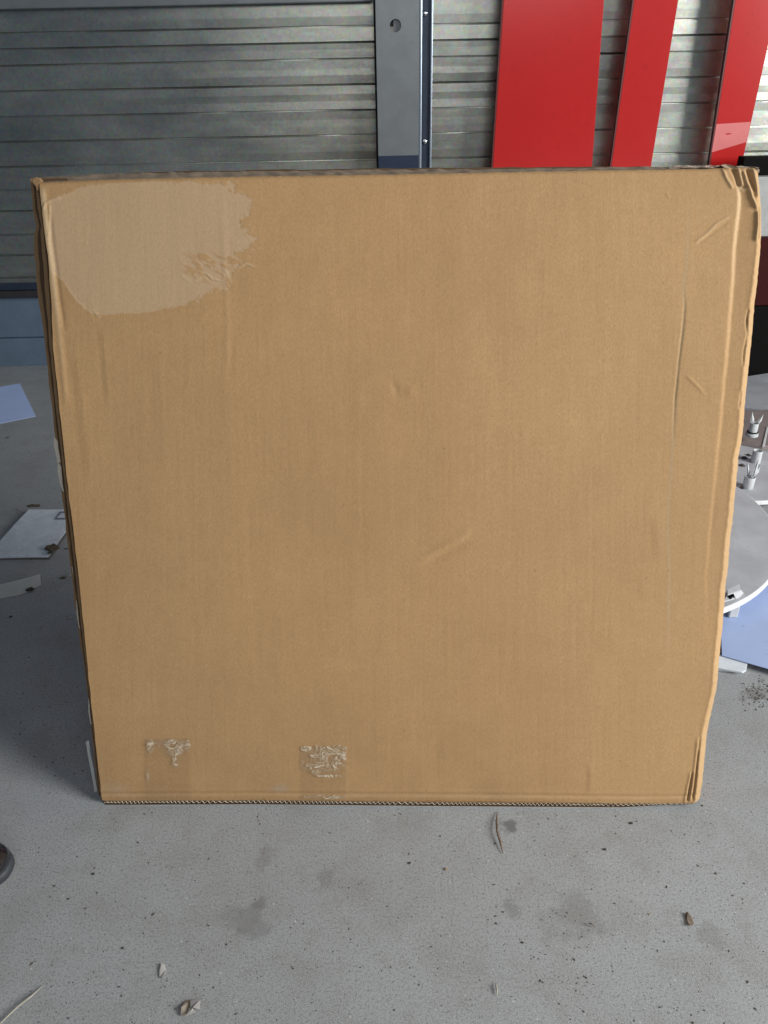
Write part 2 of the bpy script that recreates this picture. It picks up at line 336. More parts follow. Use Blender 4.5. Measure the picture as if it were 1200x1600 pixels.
# ------------------------------------------------------------------ THE BOX
yaw, lean = -.0336, .329
BO = np.array([.0107, 1.0205, .014]); bu = np.array([math.cos(yaw), math.sin(yaw), 0]); nh = np.array([-math.sin(yaw), math.cos(yaw), 0])
bv = math.cos(lean)*np.array([0, 0, 1.])+math.sin(lean)*nh; bw = math.cos(lean)*nh-math.sin(lean)*np.array([0, 0, 1.])
def bp(px, py, d=0.):
    r = ray(px, py); t = ((BO+bw*d-CO)@bw)/(r@bw); return CO+r*t
BR = empty('cardboard_box', BO-np.array([0, 0, .014])); tag(BR, 'large square brown cardboard box standing on edge, with worn corners and a pale peeled patch', 'box')
Lc = [(60, 272), (62, 300), (68, 350), (75, 400), (80, 470), (83, 545), (93, 640), (105, 750), (117, 850), (128, 950), (139, 1060), (149, 1150), (160, 1252), (161, 1256)]
Rc = [(1186, 255), (1188, 270), (1192, 310), (1194, 370), (1189, 440), (1182, 530), (1175, 610), (1164, 700), (1150, 830), (1139, 960), (1128, 1060), (1116, 1150), (1103, 1225), (1105, 1232), (1100, 1242), (1098, 1256)]
Tc = [(40, 284), (60, 284), (130, 281), (300, 277), (600, 272), (900, 266.5), (1100, 263.5), (1150, 262), (1200, 263)]
def top_y(x): return np.interp(x, [p[0] for p in Tc], [p[1] for p in Tc])
Bc = [(150, 1251), (400, 1250), (700, 1253), (1000, 1255), (1110, 1255)]
def bot_y(x): return np.interp(x, [p[0] for p in Bc], [p[1] for p in Bc])
nu, nv = 760, 680
a = np.linspace(0, 1, nu)[None, :]; b = np.linspace(0, 1, nv)[:, None]
py = 268+(1254-268)*b+0*a
for _ in range(4):
    lx, rx = interp(Lc, py), interp(Rc, py); lx = lx+.5*vnoise(py*.05, py*0, 3); px = lx+(rx-lx)*a
    py = top_y(px)+.7*vnoise(px*.16, px*0, 5)+(bot_y(px)-top_y(px))*b
H = np.zeros_like(px)   # mm towards the viewer
H += 2.3*fbm(px/240, py/300, 11, 3) + .35*fbm(px/40, py/160, 12, 3) + .10*fbm(px/5, py/90, 13, 2)
def crease(pl, wdt, amp, kind='valley', fade=.12, wob=1.2):
    """adds a fold line; kind valley / ridge / step"""
    global H
    wx = px+wob*fbm(px/30, py/22, len(pl)+int(pl[0][0]), 3)
    d, s, t = seg_d(wx, py, pl); f = np.clip(np.minimum(t, 1-t)/max(fade, 1e-3), 0, 1) if fade else 1
    if kind == 'step': H += amp*f*np.where(s > 0, 1, -1)*.5*np.exp(-np.abs(d)/(wdt*4))*(1-np.exp(-(d/wdt)**2))
    else: H += amp*f*np.exp(-(d/wdt)**2)*(1 if kind == 'ridge' else -1)
    return d, t, f
pale = np.zeros_like(px); dirt = np.zeros_like(px); grey = np.zeros_like(px)  # dirt: brown tint along crease valleys and edges, plus smudges and specks
C1 = [(1078, 290), (1074, 380), (1072, 420), (1068, 450), (1070, 480), (1066, 520), (1061, 560), (1055, 620), (1051, 700), (1046, 760), (1044, 830), (1046, 900), (1045, 980), (1043, 1060)]
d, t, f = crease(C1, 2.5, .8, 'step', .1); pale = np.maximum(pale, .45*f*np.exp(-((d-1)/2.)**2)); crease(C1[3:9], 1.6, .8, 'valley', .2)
d, t, f = crease(C1[4:9], 1.5, .3, 'valley', .25); dirt = np.maximum(dirt, .3*f*np.exp(-(d/1.3)**2))  # valley line tinted darker brown
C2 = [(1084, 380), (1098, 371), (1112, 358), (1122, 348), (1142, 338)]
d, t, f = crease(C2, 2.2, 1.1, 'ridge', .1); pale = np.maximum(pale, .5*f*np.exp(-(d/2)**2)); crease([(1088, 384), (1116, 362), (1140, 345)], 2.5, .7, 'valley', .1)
C3 = [(1149, 286), (1151, 310), (1149, 335), (1145, 370), (1141, 430), (1136, 500), (1131, 570), (1122, 660), (1114, 740), (1106, 830), (1100, 900)]
xc = interp(C3, py)+1.2*fbm(py/26, py*0, 33, 3); wdn = np.interp(py, [262, 300, 500, 700, 900, 1000], [5, 9, 8, 7, 6, 6]); q = (px-xc)/wdn
am = np.interp(py, [262, 285, 320, 500, 700, 900, 1010], [0, 2.6, 4.2, 2.9, 1.5, .7, 0]); sm_ = np.clip(q, 0, 1); sm_ = sm_*sm_*(3-2*sm_)
H += am*(-sm_+1.0*np.clip((px-xc-wdn)/34, 0, 1)); d = np.abs(px-xc-wdn*.5)
pale = np.maximum(pale, np.interp(py, [270, 300, 400, 480, 620], [0, .85, .55, .2, 0])*np.clip(1.5-d/(wdn*.38), 0, 1))
# puckers at the top right corner
for pl, wd, am, kd in (([(1128, 262), (1134, 278), (1145, 296)], 2.5, 2.2, 'ridge'), ([(1143, 262), (1149, 275), (1155, 292)], 3, 4, 'valley'), ([(1152, 262), (1156, 276), (1160, 292)], 3, 3.5, 'ridge'),
        ([(1160, 264), (1166, 284), (1175, 305), (1183, 328)], 2.5, 4.5, 'ridge'), ([(1166, 262), (1173, 282), (1181, 300)], 2.2, 4, 'valley'), ([(1175, 262), (1180, 282), (1185, 310)], 2.5, 3.5, 'ridge'),
        ([(1183, 328), (1184, 350), (1181, 378)], 2.5, 3.5, 'ridge'), ([(1188, 320), (1189, 350), (1186, 375)], 3, 4, 'valley'), ([(1155, 292), (1160, 297), (1172, 293)], 3, 2, 'ridge')):
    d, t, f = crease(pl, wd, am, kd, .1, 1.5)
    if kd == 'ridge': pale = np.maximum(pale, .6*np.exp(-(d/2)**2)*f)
    else: dirt = np.maximum(dirt, .5*np.exp(-(d/1.8)**2)*f)  # valley lines tinted darker brown
# the corner roll on the right: beyond this line the face turns away to the side
XR = [(1178, 250), (1184, 340), (1181, 400), (1172, 470), (1166, 530), (1158, 610), (1152, 690), (1146, 720), (1138, 800), (1128, 900), (1121, 980), (1112, 1080), (1095, 1160), (1090, 1215), (1086, 1256)]
xr = interp(XR, py)+.8*vnoise(py/37, py*0, 41)+.5*vnoise(py/6, py*0, 42); q = np.clip((px-xr), 0, 40)
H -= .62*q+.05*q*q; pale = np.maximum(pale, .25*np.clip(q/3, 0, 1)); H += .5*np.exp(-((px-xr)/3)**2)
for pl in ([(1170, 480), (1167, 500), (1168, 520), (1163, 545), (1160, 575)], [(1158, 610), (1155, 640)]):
    d, t, f = crease(pl, 1.6, 2.2, 'valley', .1); dirt = np.maximum(dirt, .6*f*np.exp(-(d/1.5)**2))  # valley lines tinted darker brown
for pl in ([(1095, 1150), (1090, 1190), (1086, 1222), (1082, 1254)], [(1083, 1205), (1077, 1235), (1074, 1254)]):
    d, t, f = crease(pl, 1.9, 3.2, 'valley', .08); dirt = np.maximum(dirt, .8*f*np.exp(-(d/1.4)**2)); crease([(x-4, y) for x, y in pl], 2, 1.5, 'ridge', .1)  # valley lines tinted darker brown
# left side fold
XL = [(66, 290), (71, 340), (78, 395), (85, 455), (90, 500), (96, 555), (104, 640)]
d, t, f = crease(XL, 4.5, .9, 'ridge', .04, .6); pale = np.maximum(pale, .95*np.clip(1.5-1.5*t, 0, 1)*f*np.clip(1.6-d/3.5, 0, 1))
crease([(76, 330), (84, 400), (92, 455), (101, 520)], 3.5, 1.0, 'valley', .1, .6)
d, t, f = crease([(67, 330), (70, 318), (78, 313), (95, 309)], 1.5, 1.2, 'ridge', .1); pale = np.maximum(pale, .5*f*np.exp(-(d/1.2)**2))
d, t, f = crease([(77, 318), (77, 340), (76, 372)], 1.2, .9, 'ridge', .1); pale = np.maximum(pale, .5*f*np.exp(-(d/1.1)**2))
d, t, f = crease([(345, 288), (349, 350), (351, 420), (355, 500), (357, 560), (352, 600)], 5, .4, 'ridge', .3); crease([(362, 520), (362, 560), (356, 605)], 5, .3, 'valley', .3)
crease([(110, 530), (119, 600), (128, 680), (136, 760)], 4, 1.0, 'step', .2); crease([(155, 505), (160, 560), (168, 640)], 3, 1.2, 'step', .2); crease([(240, 530), (245, 640), (250, 760)], 6, .8, 'step', .3)
crease([(610, 590), (618, 606), (622, 628)], 6, .9, 'valley', .4); crease([(640, 600), (642, 625)], 7, .7, 'ridge', .4); crease([(645, 880), (690, 855), (720, 842), (740, 820)], 6, 1.5, 'ridge', .4); crease([(655, 888), (700, 862), (735, 846)], 6, 1.2, 'valley', .3)
crease([(1020, 800), (1022, 840), (1024, 880)], 4, 1.0, 'step', .3); crease([(560, 400), (562, 700), (566, 1000)], 12, .7, 'step', .3); crease([(800, 350), (798, 700), (790, 1100)], 14, .7, 'step', .3)
crease([(1105, 620), (1082, 596), (1070, 585)], 2.5, .9, 'ridge', .3); crease([(919, 1190), (918, 1240)], 2, 1.1, 'step', .2); crease([(690, 1150), (688, 1245)], 5, .8, 'step', .2)
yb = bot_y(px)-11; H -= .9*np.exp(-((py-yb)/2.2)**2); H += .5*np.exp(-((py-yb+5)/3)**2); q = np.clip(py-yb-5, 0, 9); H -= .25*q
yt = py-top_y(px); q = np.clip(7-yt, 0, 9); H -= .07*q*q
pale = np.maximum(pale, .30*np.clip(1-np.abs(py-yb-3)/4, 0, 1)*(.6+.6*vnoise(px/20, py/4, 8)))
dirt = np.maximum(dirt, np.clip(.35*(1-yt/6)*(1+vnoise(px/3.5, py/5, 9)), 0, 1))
for pl in ([(280, 430), (300, 440), (318, 436)], [(318, 425), (330, 436), (352, 440)], [(372, 420), (385, 412), (400, 418)], [(142, 484), (152, 494), (158, 498)], [(350, 420), (356, 432), (360, 446)]):
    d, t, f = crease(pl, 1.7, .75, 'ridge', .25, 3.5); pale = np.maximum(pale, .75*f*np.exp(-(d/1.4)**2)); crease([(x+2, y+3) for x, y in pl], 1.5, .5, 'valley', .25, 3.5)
d, t, f = crease([(1040, 300), (1046, 310)], 2, .5, 'ridge', .2)
# peeled patch
PP = [(77, 312), (95, 306), (118, 298), (137, 290), (167, 287), (208, 286), (250, 283), (300, 283), (342, 285), (367, 292), (386, 305), (388, 330), (384, 354), (391, 388), (380, 395), (352, 400), (366, 416), (358, 446), (330, 456), (292, 476), (233, 487), (167, 492), (142, 489), (123, 472), (112, 458), (100, 440), (80, 425), (76, 380)]
sd = poly_sd(px, py, PP)
rag = np.clip((px-250)/120, 0.12, 1)
sd = sd+rag*(19*fbm(px/20, py/11, 61, 5)+11*fbm(px/4, py/3, 65, 2))+1.2*fbm(px/5, py/5, 66, 2)
streak = np.clip((fbm((px+py*.8)/20, (py-px*.5)/6, 71, 3)-.05)*5, 0, 1)*np.clip(1-np.hypot((px-325)/48, (py-415)/32), 0, 1)*2.2
peel = np.clip(sd/1.6+.5, 0, 1)*(1-np.clip(streak, 0, 1)); H -= .35*peel
pale = np.maximum(pale, .30*np.clip(1-np.abs(sd)/1.6, 0, 1)*(py > 300))
grey = np.clip(1-np.hypot((px-437)/20, (py-1231)/9)+.4*fbm(px/8, py/5, 81, 2), 0, 1)*np.clip(2-2*np.hypot((px-437)/24, (py-1231)/12), 0, 1)
grey = np.maximum(grey, .5*np.clip(1-np.hypot((px-180)/30, (py-1232)/14), 0, 1)); dirt = np.maximum(dirt, .22*np.clip((py-1100)/140, 0, 1)*np.clip(.5+fbm(px/50, py/30, 83, 3), 0, 1)*np.clip((1000-px)/300, 0, 1))
for _ in range(55):   # tiny dark specks
    sx, sy, sr = rng.uniform(90, 1130), rng.uniform(300, 1240), rng.uniform(.7, 1.3); i, j = int((sy-272)/980*nv), 0
    d = np.hypot(px-sx, py-sy); dirt = np.maximum(dirt, .9*np.clip(1.4-d/sr, 0, 1))
H *= 1.0
# world positions
dd = Fv[None, None]+Rv*((px-600)/FPX)[..., None]+Uv*((800-py)/FPX)[..., None]
tt_ = ((BO-CO)@bw)/(dd@bw); P0 = CO+dd*tt_[..., None]; P = P0-bw*(H/1000)[..., None]
# sides and back carried on from the same sheet: right side, then the rim
side = [P[:, -1]+bw*.012+bu*.001, P[:, -1]+bw*.055-bu*.006]
P = np.concatenate([P]+[s[:, None] for s in side], axis=1); nuu = nu+len(side)
def pad(A, v=0.): return np.concatenate([A]+[np.full((nv, 1), v)]*len(side), axis=1)
attrs = {'peel': pad(peel), 'pale': pad(pale), 'dirt': pad(dirt), 'grey': pad(grey)}
def gridmesh(name, P, mat, parent, attrs=None, smooth=True):
    r, c = P.shape[:2]; me = bpy.data.meshes.new(name); me.vertices.add(r*c); me.vertices.foreach_set('co', P.reshape(-1).astype(np.float32))
    ii = np.arange(r*c).reshape(r, c); Q = np.stack([ii[:-1, :-1], ii[1:, :-1], ii[1:, 1:], ii[:-1, 1:]], -1).reshape(-1, 4); nf = len(Q)
    me.loops.add(nf*4); me.loops.foreach_set('vertex_index', Q.reshape(-1).astype(np.int32)); me.polygons.add(nf)
    me.polygons.foreach_set('loop_start', (np.arange(nf)*4).astype(np.int32)); me.polygons.foreach_set('loop_total', np.full(nf, 4, np.int32)); me.polygons.foreach_set('use_smooth', np.full(nf, smooth))
    me.update(calc_edges=True)
    for k, A in (attrs or {}).items():
        at = me.attributes.new(k, 'FLOAT', 'POINT'); at.data.foreach_set('value', A.reshape(-1).astype(np.float32))
    return link(name, me, mat, parent)
gridmesh('front_panel', P, KRAFT, BR, attrs)
# back panel
TBK = .058
bk = [bp(66, 275, 0)+bw*TBK, bp(1180, 262, 0)+bw*TBK-bu*.004, bp(1094, 1252, 0)+bw*TBK, bp(160, 1250, 0)+bw*TBK]
bk = [p+(bu*.004 if k in (0, 3) else -bu*.004) for k, p in enumerate(bk)]
prism('back_panel', bk, bw*.004, KEDGE, BR, .001)
# top flap: from the front's top edge up to the raised rear edge
xs = np.linspace(58, 1186, 260); rows_ = []
RT = [(50, 279), (58, 277), (130, 273.5), (200, 271), (300, 268.5), (600, 265.5), (900, 262.5), (1050, 260.5), (1110, 259.5), (1135, 258.5), (1160, 260), (1190, 262)]
front_top = np.array([bp(x, top_y(x)+1.0) for x in xs])+bw*.003
rear_top = np.array([bp(x, interp([(b_, a_) for a_, b_ in RT], x) if False else np.interp(x, [p[0] for p in RT], [p[1] for p in RT]), .045) for x in xs])
G = []
for s in np.linspace(0, 1, 12):
    r = front_top*(1-s)+rear_top*s; wv = (.0016*np.sin(np.pi*s)+.0012*s)*vnoise(xs/14+s*2, xs*0+s*3, 21)+.0006*s*vnoise(xs/4, xs*0+s, 22); G.append(r+bv*wv[:, None])
G = np.array(G); gridmesh('top_flap', G, KGREY, BR)
# inner layer's dark edge behind it
R2 = []
for s in (0, 1):
    yy = np.interp(xs, [48, 120, 200, 300, 600, 900, 1050, 1186], [281, 275, 270.5, 267, 263.2, 260.8, 260.5, 262]); off = (0, .004)[s]
    R2.append(np.array([bp(x, y+.8*vnoise(np.array(x/25), np.array(0.), 31), .049+off) for x, y in zip(xs, yy)]))
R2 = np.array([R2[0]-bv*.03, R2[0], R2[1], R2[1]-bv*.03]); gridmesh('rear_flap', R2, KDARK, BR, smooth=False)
# glossy tape on the top flap at the right
tx = np.linspace(1046, 1138, 70); tG = []
for s in np.linspace(.12, .9, 8):
    fr = np.array([bp(x, top_y(x)+1.0) for x in tx])+bw*.003; re = np.array([bp(x, np.interp(x, [p[0] for p in RT], [p[1] for p in RT]), .045) for x in tx])
    tG.append(fr*(1-s)+re*s+bv*(.0022+.0014*vnoise(tx/9+s, tx*0+s*4, 91))[:, None])
gridmesh('clear_tape', np.array(tG), TAPE, BR, {'white': np.clip(.75+.6*fbm(np.tile(tx/12, (8, 1)), np.repeat(np.arange(8), 70).reshape(8, 70)/3., 92, 3), 0, 1)})
# scrunched tape tail at the very corner
tail = [(1126, 258), (1133, 256.5), (1140, 257.5), (1150, 260), (1158, 259), (1168, 261), (1178, 260), (1187, 265), (1186, 270), (1172, 266), (1158, 265), (1144, 264), (1132, 262)]
prism('corner_fibre', [bp(x, y, .004+.002*(k % 3)) for k, (x, y) in enumerate(tail)], bw*.012, KGREY, BR)
# layered flap edges down the left side; dark layers paint the shaded gaps
Sil = [(48, 280), (49, 295), (51, 325), (55, 345), (58, 352), (54, 362), (53, 375), (54, 400), (57, 440), (61, 475), (68, 520), (76, 590), (86, 680), (94, 750), (102, 815), (109, 880), (116, 935), (122, 980), (131, 1040), (138, 1100), (146, 1170), (152, 1230), (155, 1252)]
ys = np.linspace(279, 1252, 220)
def layer(name, frac, d, th, mat, amp, seed, y0=279, y1=1252):
    yy = np.linspace(y0, y1, 220); lf = interp(Lc, yy); sl = interp(Sil, yy); xx = lf+(sl-lf)*frac+amp*vnoise(yy/18, yy*0, seed)+.4*amp*vnoise(yy/5, yy*0, seed+1)
    rows = []
    for dz, inset in ((d, 45), (d, 0), (d+th, 0), (d+th, 45)):
        rows.append(np.array([bp(x, y, d)+bw*(dz-d) + bu*(inset*.0011) for x, y in zip(xx, yy)]))
    A = np.array(rows); A[:, 0] += bv*0; return gridmesh(name, A, mat, BR, smooth=False)
layer('side_flap_and_gap_shade', .12, .009, .0035, KDARK, .5, 101); layer('side_flap_and_gap_shade', .42, .014, .004, KEDGE, .6, 103, 281); layer('side_flap_and_gap_shade', .68, .022, .0035, KDARK, .7, 105, 283); layer('side_flap_and_gap_shade', 1.0, .030, .004, KEDGE, .7, 107)
# crushed top left corner fold
prism('corner_fibre', [bp(x, y, .003) for x, y in ((48, 283), (51, 278), (56, 276), (62, 278), (66, 283), (62, 288), (60, 296), (57, 300), (55, 292))], bw*.02, KEDGE, BR, .002)
# closing side wall behind the layers
prism('side_wall', [bp(interp(Lc, np.array(285.))+5, 285, .034), bp(interp(Lc, np.array(1250.))+5, 1250, .034), bp(interp(Lc, np.array(1250.))+5, 1250, .034)+bw*.024, bp(interp(Lc, np.array(285.))+5, 285, .034)+bw*.024], bu*.004, KEDGE, BR)
# torn white liner scraps on the left edge
for pts, dp in (([(85, 682), (90, 690), (93, 705), (96, 722), (90, 723), (87, 708), (84, 695)], .029), ([(91, 722), (96, 730), (99, 750), (102, 768), (98, 768), (93, 752), (90, 735)], .029), ([(112, 885), (117, 890), (120, 907), (115, 905)], .029), ([(119, 938), (124, 950), (126, 968), (129, 988), (123, 980), (120, 960)], .029), ([(138, 1090), (143, 1110), (147, 1138), (141, 1130), (138, 1112)], .029)):
    prism('torn_liner', [bp(x, y, dp) for x, y in pts], bw*.0015, KPALE, BR)
lt = [(134, 1159), (139, 1157), (141, 1175), (146, 1200), (150, 1225), (153, 1242), (160, 1249), (155, 1252), (149, 1246), (145, 1220), (139, 1190)]
prism('loose_tape', [bp(x, y, .031+.0015*math.sin(k*2.)) for k, (x, y) in enumerate(lt)], bw*.001, WTAPE, BR)
# bottom flap seen as an open fluted edge: two liners and the wave between; lower liner and cavity painted as shade
x0, x1 = 163, 1084; n = 1100; bxs = np.linspace(x0, x1, n)
def bottom_row(dy, d): return np.array([bp(x, bot_y(x)+dy*np.clip((1090-x)/120, .25, 1), d) for x in bxs])
def strip(name, dy0, dy1, d, mat, depth=.03):
    A, B = bottom_row(dy0, d), bottom_row(dy1, d); return gridmesh(name, np.array([A+bw*depth, A, B, B+bw*depth]), mat, BR, smooth=False)
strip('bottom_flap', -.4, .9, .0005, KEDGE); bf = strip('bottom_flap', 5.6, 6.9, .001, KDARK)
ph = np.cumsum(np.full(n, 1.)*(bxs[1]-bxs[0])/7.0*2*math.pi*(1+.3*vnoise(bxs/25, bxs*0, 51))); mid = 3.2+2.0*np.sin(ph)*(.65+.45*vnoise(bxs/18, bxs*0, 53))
W1 = np.array([bp(x, bot_y(x)+m*np.clip((1090-x)/120, .25, 1), .0015) for x, m in zip(bxs, mid)]); gridmesh('flute', np.array([W1, W1+bv*.0007, W1+bv*.0006+bw*.0018]), KPALE, BR, smooth=False); strip('flap_cavity_shade', .9, 5.6, .004, KDARK)
gridmesh('tape_hem', np.array([bottom_row(6.9, .0005), bottom_row(7.6, .0009), bottom_row(7.6, .0009)+bw*.03]), WTAPE, BR, smooth=False)
# clear tape tabs on the front
def tape_tab(x0, x1, y0, y1, seed, spots_):
    nx_, ny_ = 150, 170; X, Y = np.meshgrid(np.linspace(x0, x1, nx_), np.linspace(y0, y1, ny_)); X = X+.8*vnoise(X/20, Y/8, seed); Y = Y+1.0*vnoise(X/9, Y/40, seed+1)
    f = fbm(X/13+2.4*fbm(X/22, Y/16, seed+5, 2), Y/6+2.0*fbm(X/18, Y/22, seed+6, 2), seed+2, 3); f2 = fbm(X/6+1.8*fbm(X/14, Y/12, seed+15, 2), Y/5+1.5*fbm(X/16, Y/14, seed+16, 2), seed+12, 2); cr = np.clip(1-np.abs(f)/.13, 0, 1); g = np.zeros_like(X)
    for (cx, cy, rx, ry, am) in spots_: g = np.maximum(g, am*np.clip(2.2-1.9*np.hypot((X-cx)/rx, (Y-cy)/ry), 0, 1))
    cr = np.maximum(cr, .5*np.clip(1-np.abs(f2)/.09, 0, 1)); wh = .85*np.clip(1.25*cr*np.clip(g, 0, 1)+.18*np.clip(g*2, 0, 1)+.5*np.clip(f-.1, 0, 1)*g*3*(g > .3), 0, 1)
    wh = np.maximum(wh, .35*np.clip(1-(Y-y0)/1.6, 0, 1)*(g.max() > 0)*np.clip(.4+vnoise(X/8, Y*0, seed+8), 0, 1))
    r = Fv[None, None]+Rv*((X-600)/FPX)[..., None]+Uv*((800-Y)/FPX)[..., None]; T_ = CO+r*(((BO-CO)@bw)/(r@bw))[..., None]-bw*(.0034+.0006*f)[..., None]
    gridmesh('clear_tape', T_, TAPE, BR, {'white': wh})
tape_tab(226, 299, 1153, 1249, 201, [(262, 1160, 44, 7, .4), (272, 1166, 20, 14, 1), (236, 1163, 6, 16, .9), (275, 1185, 6, 16, .9), (232, 1208, 3, 14, .7), (294, 1164, 6, 10, .8)])
tape_tab(471, 542, 1164, 1249, 231, [(506, 1172, 60, 17, 1.), (505, 1190, 44, 16, .7), (494, 1192, 12, 18, 1), (480, 1180, 14, 12, 1), (515, 1211, 22, 2.5, 1), (508, 1244, 34, 3.5, 1), (532, 1178, 14, 16, .9)])

# ------------------------------------------------------------------ things at the right, on the floor
def flat(name, pix, z, th, mat, label, cat, parent=None, group=None, bev=.0008):
    pts = [on_z(x, y, z+th) for x, y in pix]; c = sum(pts)/len(pts); o = prism(name, [p-np.array([c[0], c[1], 0]) for p in pts], (0, 0, -th), mat, None, bev)
    o.location = (float(c[0]), float(c[1]), 0); return tag(o, label, cat, group)
flat('paper_sheet', [(1122, 905), (1190, 880), (1290, 930), (1260, 1062), (1128, 1024)], .016, .002, BLUEP, 'large pale blue sheet on the floor under the big round disc, right of the box', 'sheet')
for k, (pix, z) in enumerate((([(1110, 1020), (1169, 1030), (1166, 1047), (1160, 1050), (1105, 1040)], .009), ([(1105, 1024), (1165, 1034), (1163, 1050), (1100, 1044)], .001))):
    flat('envelope', pix, z, .005, PAPERW, ['upper white folded envelope in the small pile under the pale blue sheet', 'lower white folded envelope in the small pile under the pale blue sheet'][k], 'envelope', None, 'envelopes piled beside the box')
def disc(name, cx, cy, z, r, th, label, mat):
    root = empty(name, (cx, cy, z)); tag(root, label, 'disc', 'round white discs lying right of the box'); n = 120
    for nm, ra, za, zb, m_ in (('face', r-.003, z+th*.3, z+th+.0012, mat), ('rim', r, z, z+th, RIM)):
        top_ = [(cx+ra*math.cos(2*math.pi*k/n), cy+ra*math.sin(2*math.pi*k/n), zb) for k in range(n)]; prism(nm, top_, (0, 0, za-zb), m_, root, .0015 if nm == 'rim' else 0)
    for a_ in (75, 165, 345): a_ = math.radians(a_); fx, fy = cx+r*.8*math.cos(a_), cy+r*.8*math.sin(a_); box('foot', (fx-.012, fy-.012, .0185 if z > .04 else 0), (fx+.012, fy+.012, z-.0005), WHITEP, root, .002)
    return root
def fitc(pix, z):
    A = np.array([on_z(x, y, z)[:2] for x, y in pix]); M = np.c_[2*A, np.ones(len(A))]; s = np.linalg.lstsq(M, (A**2).sum(1), rcond=None)[0]; return float(s[0]), float(s[1]), float(math.sqrt(s[2]+s[0]**2+s[1]**2))
cx, cy, r = fitc([(1157, 766), (1184, 785), (1200, 812), (1200, 910), (1176, 932), (1136, 949)], .07)
disc('round_disc', cx, cy, .055, r, .018, 'large round white disc nearest the camera, standing on a small block right of the box', DISC)
for k, (qx, qy) in enumerate(((1143, 961),)):
    q = on_z(qx, qy, .02); o = box('support_block', (-.012, -.01, 0), (.012, .014, .036), WHITEP, None, .003); o.location = (float(q[0]), float(q[1]), .0185); tag(o, 'small white block under the front edge of the large disc', 'block')
q = on_z(1146, 930, .0745); br = empty('plastic_bracket', q); tag(br, 'small white plastic corner bracket lying on the large round disc', 'bracket')
def zl(x, y, z): return on_z(x, y, z)
prism('top_plate', [zl(1136, 921, .095), zl(1155, 912, .105), zl(1157, 922, .098), zl(1137, 929, .09)], (0, 0, -.004), WHITEP, br, .0008)
prism('web', [zl(1150, 936, .0745), zl(1162, 927, .0745), zl(1158, 922, .095), zl(1146, 927, .09)], (.0, .004, 0), WHITEP, br)
prism('foot', [zl(1130, 940, .0765), zl(1155, 933, .0765), zl(1161, 926, .0765), zl(1140, 922, .0765)], (0, 0, -.003), WHITEP, br, .0006)
prism('black_insert', [zl(1137, 931, .0785), zl(1150, 926, .0785), zl(1142, 936, .0785)], (0, 0, -.0014), BLACK, br)
c2 = fitc([(1160, 697), (1186, 701), (1204, 708), (1204, 780), (1160, 783)], .045)
disc('round_disc', c2[0], c2[1], .03, c2[2], .014, 'smaller round white disc further back, holding the white pipe fittings', DISC)
gx, gy, gr = c2[0]-.02, c2[1]+.05, .10
flat('grey_board', [(1140, 592), (1200, 583), (1290, 572), (1320, 662), (1150, 634)], 0, .02, GREYB, 'pale grey dusty board lying flat at the foot of the wall, right of the box', 'board')
flat('wooden_offcut', [(1140, 640), (1185, 641), (1240, 636), (1228, 690), (1192, 697), (1140, 690)], .003, .018, BROWNB, 'brown grey wooden offcut lying behind the white pipe fittings', 'offcut')
flat('white_strip', [(1198, 667), (1201, 667), (1195, 697), (1191, 697)], .022, .002, WHITEP, 'thin white strip along the right edge of the wooden offcut', 'strip')
def fitting(px_, pyb, h, rr, label, flare=1., shards=0, ring=False):
    q = on_z(px_, pyb, .0445); root = empty('pipe_fitting', q); tag(root, label, 'pipe fitting', 'white pipe fittings beside the box')
    cyl('tube', q, q+np.array([0, 0, h]), rr, rr*flare, WHITEP, root, hollow=.15)
    if ring: cyl('collar', q+np.array([0, 0, .004]), q+np.array([0, 0, .014]), rr*1.35, rr*1.35, WHITEP, root); cyl('collar', q+np.array([0, 0, .018]), q+np.array([0, 0, .022]), rr*1.2, rr*1.2, BLACK, root)
    for k in range(shards):
        a_ = k*2.3+.4; b0 = q+np.array([rr*.4*math.cos(a_), rr*.4*math.sin(a_), h*.6]); e = b0+np.array([.018*math.cos(a_), .01, .05+.012*k]); s_ = np.array([.009, .002, 0])
        prism('shard', [b0-s_*.6, b0+s_*.6, e+s_, (b0+e)/2+s_*1.7, e-s_*.5+np.array([0, 0, -.01])][:4], (0, .0025, 0), WHITEP, root)
fitting(1174, 682, .055, .0165, 'tallest white pipe fitting with a collar, above the other two beside the box', .9, 2, True)
fitting(1180, 722, .045, .0165, 'plain white pipe fitting in the middle of the three, on the smaller disc', .95)
fitting(1168, 762, .042, .0165, 'white cup-shaped fitting nearest the camera, holding upright white shards', 1.05, 3)
for k, (x, y, s) in enumerate(((1163, 716, .012), (1170, 712, .009), (1160, 728, .01), (1160, 763, .008))):
    q = on_z(x, y, .0447); me_v = []; bm = bmesh.new(); bmesh.ops.create_icosphere(bm, subdivisions=2, radius=s)
    for v in bm.verts: v.co *= random.uniform(.6, 1.15); v.co.z *= .5
    me = bpy.data.meshes.new('dirt_crumb'); bm.to_mesh(me); bm.free(); o = link('dirt_crumb', me, DARKDIRT); o.location = (float(q[0]), float(q[1]), .0465); tag(o, ['largest dark crumb, left behind the middle pipe fitting', 'small dark crumb close to the left side of the middle pipe fitting', 'dark crumb between the middle and nearest pipe fittings', 'dark crumb at the foot of the nearest cup-shaped fitting'][k], 'crumb', 'dark crumbs on the smaller disc')
